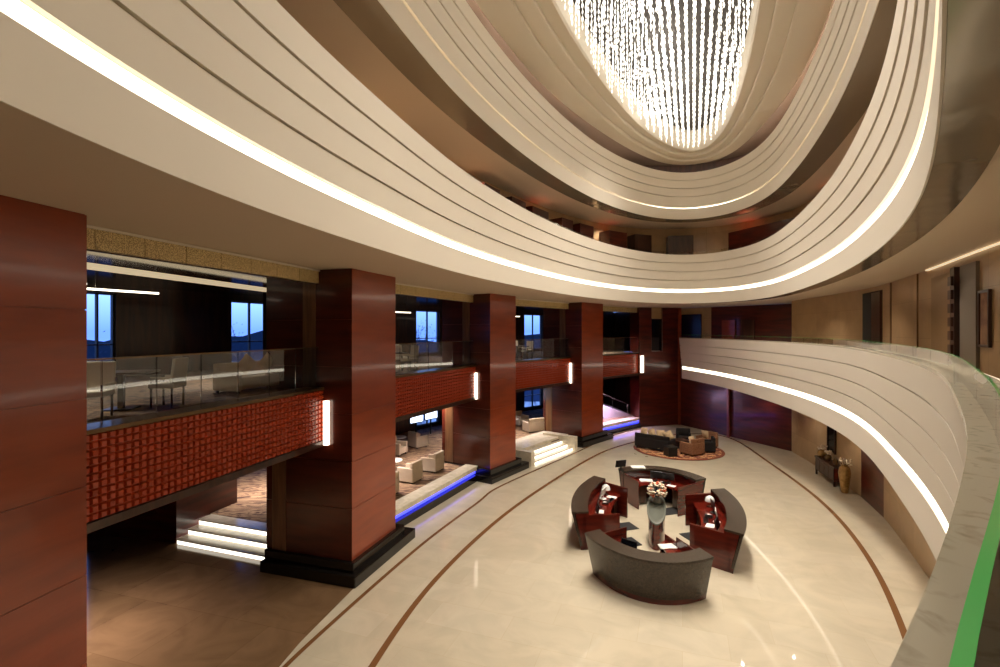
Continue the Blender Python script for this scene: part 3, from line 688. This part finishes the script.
for lab, t0, t1 in DESKS:
    px, py = el((t0+t1)/2, -.5)
    rt = thing('reception_desk', 'curved granite and mahogany reception desk, ' + lab, 'reception desk', (px, py, 0))
    arc(t0, t1, [(-.24, .13), (0, 1.08), (-.07, 1.08), (-.31, .13)]).build('front_panel', M['granite'], rt, smooth=True)
    arc(t0, t1, [(-.26, 0), (-.24, .13), (-.34, .13), (-.34, 0)]).build('base', M['desk_wood'], rt, smooth=True)
    arc(t0, t1, [(-.5, 1.08), (.015, 1.08), (.015, 1.14), (-.5, 1.14)]).build('counter_top', M['granite'], rt, smooth=True)
    arc(t0, t1, [(-.42, 0), (-.34, 0), (-.34, 1.08), (-.42, 1.08)]).build('inner_panel', M['desk_wood'], rt, smooth=True)
    dt = 1.1 if t1-t0 > 65 else 1.7
    arc(t0+dt, t1-dt, [(-1.2, .72), (-.42, .72), (-.42, .76), (-1.2, .76)]).build('worktop', M['desk_top'], rt, smooth=True)
    for ta, tb in ((t0, t0+dt), (t1-dt, t1)):
        arc(ta, tb, [(-1.45, 0), (-.34, 0), (-.1, 1.08), (-.5, 1.08), (-.5, 1.02), (-1.45, 1.02)], 2).build('end_panel', M['desk_wood'], rt)
    if t0 > 140 and t0 < 150:
        arc(t0+.5, t0+17, [(-1.95, .72), (-1.2, .72), (-1.2, .76), (-1.95, .76)], 8).build('side_worktop', M['desk_top'], rt)
        arc(t0+.5, t0+17, [(-1.95, 0), (-1.9, 0), (-1.9, .72), (-1.95, .72)], 8).build('side_panel', M['desk_wood'], rt)
        arc(t0, t0+1.5, [(-1.98, 0), (-1.45, 0), (-1.45, .9), (-1.98, .9)], 2).build('end_panel', M['desk_wood'], rt)
    span = t1-t0
    for f in (.18, .5, .82):
        tm = t0+span*f; w = span*.07
        d = arc(tm-w, tm+w, [(-1.12, .05), (-.5, .05), (-.5, .72), (-1.12, .72)], 3).build('drawer_unit', M['wood_brown'], rt)
        for z in (.22, .44, .64): 
            arc(tm-w*.5, tm+w*.5, [(-1.14, z-.012), (-1.12, z-.012), (-1.12, z+.012), (-1.14, z+.012)], 2).build('handle', M['steel'], d)

def facing(td, o=0):
    """rotation so that local -Y looks outwards from the oval"""
    a, b = Vector(el(td, 0)), Vector(el(td, -1)); d = (a-b); return math.atan2(d.y, d.x)+PI/2
def monitor(td, o, z, label, white=False):
    x, y = el(td, o); rz = facing(td)+PI
    rt = thing('computer_monitor', label, 'monitor', (x, y, z), rz)
    MB().lathe([(.0, 0), (.11, 0), (.11, .015), (.02, .02), (.018, .12), (0, .12)], (0, 0, 0), 16).build('stand', M['black' if not white else 'white'], rt, local=True)
    MB().box((0, 0, .24), (.44, .03, .29), rx=.25).build('casing', M['white' if white else 'black'], rt, local=True, bevel=.01)
    MB().box((0, .017, .245), (.40, .006, .25), rx=.25).build('screen', M['screen'], rt, local=True)
def phone(td, o, z, label):
    x, y = el(td, o); rt = thing('telephone', label, 'telephone', (x, y, z), facing(td))
    MB().box((0, 0, .03), (.2, .22, .05), rx=.12).build('base', M['black'], rt, local=True, bevel=.01)
    b = MB().box((-.06, 0, .075), (.05, .2, .03)); b.box((-.06, .09, .06), (.055, .05, .04)); b.box((-.06, -.09, .06), (.055, .05, .04)); b.build('handset', M['black'], rt, local=True, bevel=.008)
    MB().box((.04, -.02, .062), (.09, .11, .01), rx=.12).build('keypad', M['white'], rt, local=True)
def keyboard(td, o, z, label):
    x, y = el(td, o); rt = thing('keyboard', label, 'keyboard', (x, y, z), facing(td))
    MB().box((0, 0, .012), (.42, .14, .02)).build('base', M['black'], rt, local=True, bevel=.004)
    b = MB()
    for i in range(13):
        for j in range(4): b.box((-.18+i*.03, -.045+j*.03, .026), (.024, .024, .01))
    b.build('keys', M['screen'], rt, local=True)
def paper(td, o, z, label, n=5, w=.3, h=.22, rz=0):
    x, y = el(td, o); b = MB(); rr = random.Random(int(td*10))
    for k in range(n): b.box((rr.uniform(-.02, .02), rr.uniform(-.02, .02), .003+k*.005), (w, h, .004), rz=rr.uniform(-.15, .15))
    ob = b.build('paper_stack', M['paper']); ob.location = (x, y, z); ob.rotation_euler.z = facing(td)+rz; tag(ob, label, 'papers')
def basket(td, o, z, label):
    x, y = el(td, o); rt = thing('desk_globe_lamp', label, 'desk lamp', (x, y, z), facing(td))
    MB().lathe([(0, 0), (.09, 0), (.09, .02), (.015, .03), (.012, .2), (0, .2)], (0, 0, 0), 16).build('base', M['steel'], rt, local=True)
    MB().lathe([(.15, .0), (.15, .03), (.12, .12), (.06, .17), (0, .18)], (0, 0, .16), 20).build('lamp_shade', M['white'], rt, local=True, smooth=True)
# left desk
basket(293, -.72, .76, 'white dome desk lamp at the far end of the left reception desk')
monitor(284, -.78, .76, 'white-rimmed monitor in the middle of the left reception desk', True)
monitor(270, -.78, .76, 'black monitor near the middle of the left reception desk')
phone(277, -.95, .76, 'black telephone between two monitors on the left reception desk')
keyboard(284, -1.05, .76, 'black keyboard before the white-rimmed monitor on the left desk')
paper(263, -.85, .76, 'white papers on the left reception desk nearest its near end', 4)
monitor(256, -.8, .76, 'black monitor at the near end of the left reception desk')
paper(290, -1.0, .76, 'loose white sheets beside the dome lamp on the left desk', 3, .22, .3)
# right desk
basket(70, -.72, .76, 'white dome desk lamp at the far end of the right reception desk')
monitor(80, -.75, .76, 'black monitor beside the dome lamp on the right reception desk')
monitor(93, -.75, .76, 'white-rimmed monitor in the middle of the right reception desk', True)
phone(87, -.95, .76, 'black telephone between monitors on the right reception desk')
paper(100, -.95, .76, 'white papers on the right reception desk', 4)
monitor(106, -.75, .76, 'black monitor at the near end of the right reception desk')
keyboard(93, -1.05, .76, 'black keyboard before the white-rimmed monitor on the right desk')
# far desk
monitor(-35, -.25, 1.14, 'black monitor standing on the left end of the farthest counter')
paper(-18, -.3, 1.14, 'pile of white papers on the granite top of the farthest desk', 10, .5, .32)
paper(-12, -.75, .76, 'white papers on the work surface of the farthest desk', 6, .45, .3)
monitor(0, -.75, .76, 'wide grey-backed monitor in the middle of the farthest desk')
monitor(14, -.75, .76, 'second black monitor right of middle on the farthest desk')
keyboard(2, -1.05, .76, 'black keyboard on the farthest reception desk')
phone(8, -.95, .76, 'black telephone on the farthest reception desk')
paper(20, -1.0, .76, 'single white sheets right on the farthest desk', 2, .3, .2)
# near desk
paper(157, -1.62, .76, 'white open booklet on the nearest reception desk', 6, .4, .28)
monitor(200, -.8, .76, 'black monitor hidden behind the nearest granite counter')
keyboard(160, -1.1, .76, 'black keyboard on the nearest reception desk')
# floor mats
for (x, y, rz, lab) in ((4.0, 16.55, .3, 'black floor mat beside the left reception desk'), (3.75, 15.3, .3, 'black floor mat between the left and nearest desks'),
                        (6.1, 18.0, .3, 'black floor mat before the farthest desk'), (6.15, 15.6, -1.3, 'black floor mat beside the right reception desk')):
    o = MB().box((0, 0, .012), (1.0, .6, .024)).build('floor_mat', M['mat'], bevel=.008); o.location = (x, y, 0); o.rotation_euler.z = rz; tag(o, lab, 'floor mat')

# pedestal with flowers in the middle of the ring
rt = thing('flower_pedestal', 'leaf-shaped mahogany pedestal with slanting stone dish in the middle of the desks', 'pedestal', (4.85, 15.5, 0), -.31)
N = 32; vs = []; 
def vesica(k, sx, sy):
    a = 2*PI*k/N; return (sx*math.cos(a)*(abs(math.sin(a))**.0), sy*math.sin(a))
levels = [(.25, .74, 0), (.24, .72, .2), (.25, .74, .7), (.27, .76, 1.0)]
pb = MB(); pv = []
for (sx, sy, z) in levels:
    for k in range(N):
        X, Y = vesica(k, sx, sy); zz = z if z < .9 else .98+.2*Y/sy
        pv.append((X, Y, zz))
pf = [(i*N+k, i*N+(k+1) % N, (i+1)*N+(k+1) % N, (i+1)*N+k) for i in range(3) for k in range(N)]+[tuple(range(N-1, -1, -1)), tuple(3*N+k for k in range(N))]
pb.add(pv, pf).build('body', M['desk_wood'], rt, local=True, smooth=True)
dv = []
for (s, dz) in ((1.06, .0), (1.06, .04), (.9, .05), (.75, .015), (.0, .005)):
    for k in range(N):
        X, Y = vesica(k, .27*s, .76*s); dv.append((X, Y, .985+.2*Y/.76+dz))
df = [(i*N+k, i*N+(k+1) % N, (i+1)*N+(k+1) % N, (i+1)*N+k) for i in range(4) for k in range(N)]+[tuple(range(N-1, -1, -1))]
MB().add(dv, df).build('dish', M['dish'], rt, local=True, smooth=True)
rt = thing('flower_arrangement', 'round bouquet of cream and orange blossoms on the dish of the pedestal', 'flowers', (4.95, 15.78, 1.03))
MB().lathe([(0, 0), (.12, 0), (.17, .1), (.14, .2), (.1, .24)], (0, 0, 0), 20).build('vase', M['dish'], rt, local=True, smooth=True)
for col, cnt, nm in (('flower', 150, 'cream_blossoms'), ('flower_red', 40, 'orange_blossoms')):
    b = MB(); rr = random.Random(cnt)
    for k in range(cnt):
        z = rr.uniform(-.35, 1); an = rr.uniform(0, 6.28); r = .27*math.sqrt(1-z*z)*rr.uniform(.75, 1.05)
        p = (r*math.cos(an), r*math.sin(an), .40+.30*z*rr.uniform(.85, 1.05))
        b.lathe([(.0, -.03), (.035, -.008), (.045, .012), (.0, .03)], p, 6, cap=False)
    o = b.build(nm, M[col], rt, local=True)
b = MB(); rr = random.Random(2)
for k in range(50):
    an = rr.uniform(0, 6.28); el_ = rr.uniform(.2, 1.5); b.tube((0, 0, .18), (.26*math.cos(an)*math.cos(el_), .26*math.sin(an)*math.cos(el_), .34+.32*math.sin(el_)), .005, 4)
b.build('stems', M['foliage'], rt, local=True)

# ------------------------------------------------------------------ round rug with seats
RC = (9.75, 27.4)
rt = thing('round_rug', 'round rug with swirling red and tan pattern under the lounge seats', 'rug', (RC[0], RC[1], 0))
MB().lathe([(0, .012), (2.2, .012), (2.2, .028), (0, .03)], (0, 0, 0), 64, cap=False).build('field', M['rug'], rt, local=True)
MB().lathe([(2.2, .012), (2.36, .012), (2.36, .024), (2.2, .03)], (0, 0, 0), 64, cap=False).build('border', M['rug_edge'], rt, local=True)
def tub(label, loc, rz, m, w=.8, d=.75, h=.8, group=None, cushion=None, name='armchair', seat_m=None):
    rt = thing(name, label, 'armchair' if name == 'armchair' else 'sofa', loc, rz, group)
    z0 = .06
    b = MB(); t = .13
    b.prism([(-w/2, -d/2), (-w/2, d/2), (w/2, d/2), (w/2, -d/2), (w/2-t, -d/2), (w/2-t, d/2-t), (-w/2+t, d/2-t), (-w/2+t, -d/2)], z0, h*.72)
    b.build('arm_frame', m, rt, local=True, bevel=.03)
    MB().box((0, d/2-t/2-.01, h*.78), (w-.02, t, h*.40), rx=-.08).build('backrest', m, rt, local=True, bevel=.03)
    MB().box((0, -t/2, z0+.18), (w-2*t-.01, d-t-.01, .30)).build('seat', seat_m or m, rt, local=True, bevel=.03)
    for sx in (-1, 1):
        for sy in (-1, 1): MB().box((sx*(w/2-.08), sy*(d/2-.08), z0/2), (.05, .05, z0)).build('leg', M['black'], rt, local=True)
    return rt
def cushion(label, loc, rot, m, s=.42, group=None):
    b = MB(); n = 8; vs = []
    for side in (1, -1):
        for i in range(n+1):
            for j in range(n+1):
                u, v = i/n*2-1, j/n*2-1; th = .09*(1-u**4)*(1-v**4)
                vs.append((u*s/2*(1-.08*(1-v*v)*0-.06*(v*v < .5)), th*side, v*s/2))
    q = (n+1)**2; fs = []
    for sd in (0, 1):
        for i in range(n):
            for j in range(n):
                k = sd*q+i*(n+1)+j; fs.append((k, k+1, k+n+2, k+n+1))
    o = b.add(vs, fs).build('cushion', m, smooth=True); o.location = loc; o.rotation_euler = rot; tag(o, label, 'cushion', group)
zr = .03
rzs = math.atan2(RC[1]-26.9, RC[0]-8.1)
sf = tub('black three-seat sofa with beige cushions on the left of the round rug', (8.5, 27.45, zr), 2.4, M['sofa_black'], 2.0, .85, .85, name='sofa')
for k, (t, lab) in enumerate(((.72, 'beige cushion at the left end of the black sofa on the rug'), (.25, 'second beige cushion from the left on the black sofa'), (-.25, 'third beige cushion from the left on the black sofa'), (-.72, 'beige cushion at the right end of the black sofa on the rug'))):
    cushion(lab, (8.5+t*math.cos(2.4)+.10, 27.45+t*math.sin(2.4)+.10, .84), (.25, .5*(k % 2), 2.4+.2*(k-1)), M['cushion'], .46)
tub('brown patterned armchair nearest the viewer on the round rug', (10.1, 26.3, zr), PI+.5, M['sofa_brown'], .95, .85, .9)
tub('black armchair at the right edge of the round rug', (11.15, 26.9, zr), PI+1.3, M['sofa_black'], .75, .75, .8)
tub('small black armchair at the back of the round rug', (10.6, 28.9, zr), -.3, M['sofa_black'], .8, .75, .82)
tub('brown patterned armchair behind, at the right back of the round rug', (11.55, 27.9, zr), -1.0, M['sofa_brown'], .9, .8, .85)
cushion('pale beige cushion in the right back armchair', (11.45, 27.9, .72), (.2, 0, -1.0), M['cushion'], .45)
cushion('tan cushion standing in the brown armchair nearest the viewer', (10.15, 26.45, .72), (.2, 0, PI+.5), M['cushion'], .42)
rt = thing('coffee_table', 'low dark square coffee table in the middle of the round rug', 'coffee table', (10.0, 27.75, zr), .3)
MB().box((0, 0, .42), (.8, .8, .05)).build('tabletop', M['wood_brown'], rt, local=True, bevel=.01)
MB().box((0, 0, .2), (.55, .55, .4)).build('base', M['black'], rt, local=True)
rt = thing('side_table', 'black cube side table at the front edge of the round rug', 'side table', (8.85, 25.95, zr), .2)
MB().box((0, 0, .47), (.6, .6, .05)).build('tabletop', M['black'], rt, local=True, bevel=.01)
MB().box((0, 0, .225), (.5, .5, .44)).build('base', M['black'], rt, local=True)

# ------------------------------------------------------------------ lounge furniture, ground floor second bay
lz = .5
spots_ = [(-4.05, 18.3, 'leftmost'), (-3.45, 20.0, 'middle one'), (-2.75, 21.5, 'rightmost')]
for (x, y, l) in spots_:
    tub('pale lavender-lit tub armchair in the row behind the ledge, ' + l, (x-.15, y, lz), -PI/2-.4, M['sofa_cream'], .75, .75, .85)
for (x, y, rz, l) in ((-5.0, 24.3, 1.2, 'left'), (-4.25, 25.9, 2.4, 'right')):
    tub('cream tub armchair in the second row of the ground lounge, ' + l + ' of the pair', (x, y, lz), rz, M['sofa_cream'], .75, .75, .85)
def ptable(label, loc, r=.4, h=.55, m='white'):
    rt = thing('round_table', label, 'table', loc)
    MB().lathe([(0, 0), (r, 0), (r, .03), (0, .03)], (0, 0, h), 24, cap=False).build('tabletop', M[m], rt, local=True)
    MB().lathe([(.22, 0), (.22, .02), (.04, .04), (.03, h), (0, h)], (0, 0, 0), 16).build('pedestal', M['steel'], rt, local=True)
ptable('small white round table between the front lounge armchairs', (-4.5, 21.0, lz))
ptable('small white round table before the second row of lounge armchairs', (-5.2, 25.6, lz))
# third bay ground lounge
tub('cream armchair nearest the steps of the third bay', (2.0, 29.9, lz), PI+.5, M['sofa_cream'], 1.1, .8, .85)
tub('cream armchair farther back from the steps of the third bay', (1.3, 32.0, lz), .7, M['sofa_cream'], .85, .8, .85)
tub('cream armchair left of the lit steps near the third column', (-.2, 29.6, lz), 1.9, M['sofa_cream'], .85, .8, .85)
ptable('small white round table among armchairs of the third bay', (.7, 30.9, lz), .45)
# lit screens at the back of the second bay
for k, (x, y, z) in enumerate(((-4.75, 28.3, 1.75), (-4.05, 29.2, 1.8))):
    rt = thing('display_screen', ['left', 'right'][k] + ' one of two glowing blue-white screens at the back of the ground lounge', 'screen', (x, y, z))
    MB().box((x, y, z), (1.0, .08, .9), rz=.92).build('casing', M['black'], rt)
    MB().box((x+.05, y-.04, z), (.92, .03, .8), rz=.92).build('screen', mat('lit_screen_%d' % k, (1, 1, 1), .5, emit=(.65, .78, 1), es=2.2), rt)
    MB().box((x, y, (z-.37+.5)/2), (.08, .08, z-.37-.5)).build('stand', M['black'], rt)

# ------------------------------------------------------------------ upper lounge furniture
uz = 4.95
def dining(label, loc, rz, group=None):
    rt = thing('dining_chair', label, 'chair', loc, rz, group)
    MB().box((0, 0, .44), (.5, .5, .1)).build('seat', M['linen'], rt, local=True, bevel=.02)
    MB().box((0, .23, .72), (.5, .07, .55), rx=-.12).build('backrest', M['linen'], rt, local=True, bevel=.02)
    for sx in (-1, 1):
        MB().box((sx*.25, .02, .6), (.05, .42, .05)).build('armrest', M['linen'], rt, local=True, bevel=.01)
        for sy in (-1, 1): MB().tube((sx*.21, sy*.2, 0), (sx*.21, sy*.2, .42 if sy > 0 else .6), .022, 8).build('leg', M['wood_brown'], rt, local=True)
def dtable(label, loc, rz, w=1.1, d=.8):
    rt = thing('dining_table', label, 'table', loc, rz)
    MB().box((0, 0, .73), (w, d, .04)).build('tabletop', M['wood_brown'], rt, local=True, bevel=.005)
    MB().box((0, 0, .36), (.1, .1, .7)).build('pedestal', M['black'], rt, local=True)
    MB().box((0, 0, .015), (.5, .5, .03)).build('base', M['black'], rt, local=True)
dining('white armchair nearest the left column in the upper lounge', (-7.25, 8.9, uz), .3)
dining('white armchair turned sideways beyond the first upper lounge table', (-6.85, 10.3, uz), -1.5)
dtable('dark table between the two nearest upper lounge armchairs', (-7.5, 9.9, uz), .3)
rt = tub('long low cream sofa at the right end of the first upper lounge bay', (-6.5, 13.3, uz), -PI/2-.3+PI, M['sofa_cream'], 2.0, .8, .75, name='sofa')
cushion('beige cushion on the left of the upper lounge sofa', (-6.5, 12.8, 5.65), (.2, .7, 1.2), M['cushion'], .42)
cushion('beige cushion on the right of the upper lounge sofa', (-6.35, 13.6, 5.65), (.2, .7, 1.2), M['cushion'], .4)
for bay, (x, y) in (('second', (-4.1, 18.6)), ('third', (.9, 27.0))):
    for k, (dx, dy, rz) in enumerate(((-.5, -.6, 2.3), (.6, .7, -.8), (-1.3, .4, 1.5), (.1, 1.9, 2.4))):
        dining('white armchair in the %s bay of the upper lounge, %s' % (bay, ('nearest the railing on the left', 'beyond the table towards the right', 'farthest from the railing', 'rightmost near the column')[k]), (x+dx, y+dy, uz), rz)
    dtable('dark table in the %s bay of the upper lounge' % bay, (x, y, uz), .5)

# ------------------------------------------------------------------ outside: trees and hills at dusk
struct('ground_outside', MB().prism([(-120, -20), (-120, 160), (40, 160), (40, 46), (-22, 46), (-22, -8)], -4.2, -4), M['foliage'])
hl = MB(); rr = random.Random(5)
for i in range(40):
    x0 = -130+i*4; yb = 60-(x0+60)*.55 if x0 < -20 else 70
pth = [(-90, 0), (-80, 50), (-50, 90), (-10, 115), (30, 120)]
pp = catmull(pth, False, 4); hv = []
for (x, y) in pp: hv += [(x, y, -4), (x, y, 4.5+1.5*rr.random()+1*math.sin(x*.1)), (x*1.2, y*1.2, -4)]
hf = []
for i in range(len(pp)-1): hf += [(3*i, 3*i+3, 3*i+4, 3*i+1), (3*i+1, 3*i+4, 3*i+5, 3*i+2)]
struct('hills', hl.add(hv, hf), M['foliage'])
def tree(x, y, h, seed, lab):
    rt = thing('tree', lab, 'tree', (x, y, -4)); rr = random.Random(seed)
    b = MB(); b.tube((0, 0, 0), (0, 0, h*.6), .14, 8, .07)
    tips = []
    for k in range(14):
        an = rr.uniform(0, 6.28); z0 = h*rr.uniform(.35, .6); e_ = (h*.25*math.cos(an), h*.25*math.sin(an), h*rr.uniform(.7, 1)); b.tube((0, 0, z0), e_, .05, 5, .012); tips.append(e_)
        for q in range(3): b.tube(tuple(c*.7 for c in e_[:2])+(z0+(e_[2]-z0)*.7,), (e_[0]+rr.uniform(-.6, .6), e_[1]+rr.uniform(-.6, .6), e_[2]+rr.uniform(0, .5)), .018, 4, .006)
    b.build('trunk', M['foliage'], rt, local=True)
    b = MB()
    for t in tips:
        for q in range(25):
            p = Vector(t)+Vector((rr.gauss(0, .5), rr.gauss(0, .5), rr.gauss(-.3, .5))); s = .1
            b.add([p, p+Vector((s, 0, s*.3)), p+Vector((s*.5, s, .1))], [(0, 1, 2)])
    b.build('leaves', M['foliage'], rt, local=True)
tree(-22, 27, 10.5, 1, 'dusky tree seen through the leftmost upper window')
tree(-17.5, 37, 11, 2, 'bare-branched dusky tree seen through the second upper window from left')
tree(-7.2, 45, 11, 3, 'dusky tree seen through the window of the second bay')
tree(3.5, 55, 11.5, 4, 'dusky tree seen through the window of the third bay')
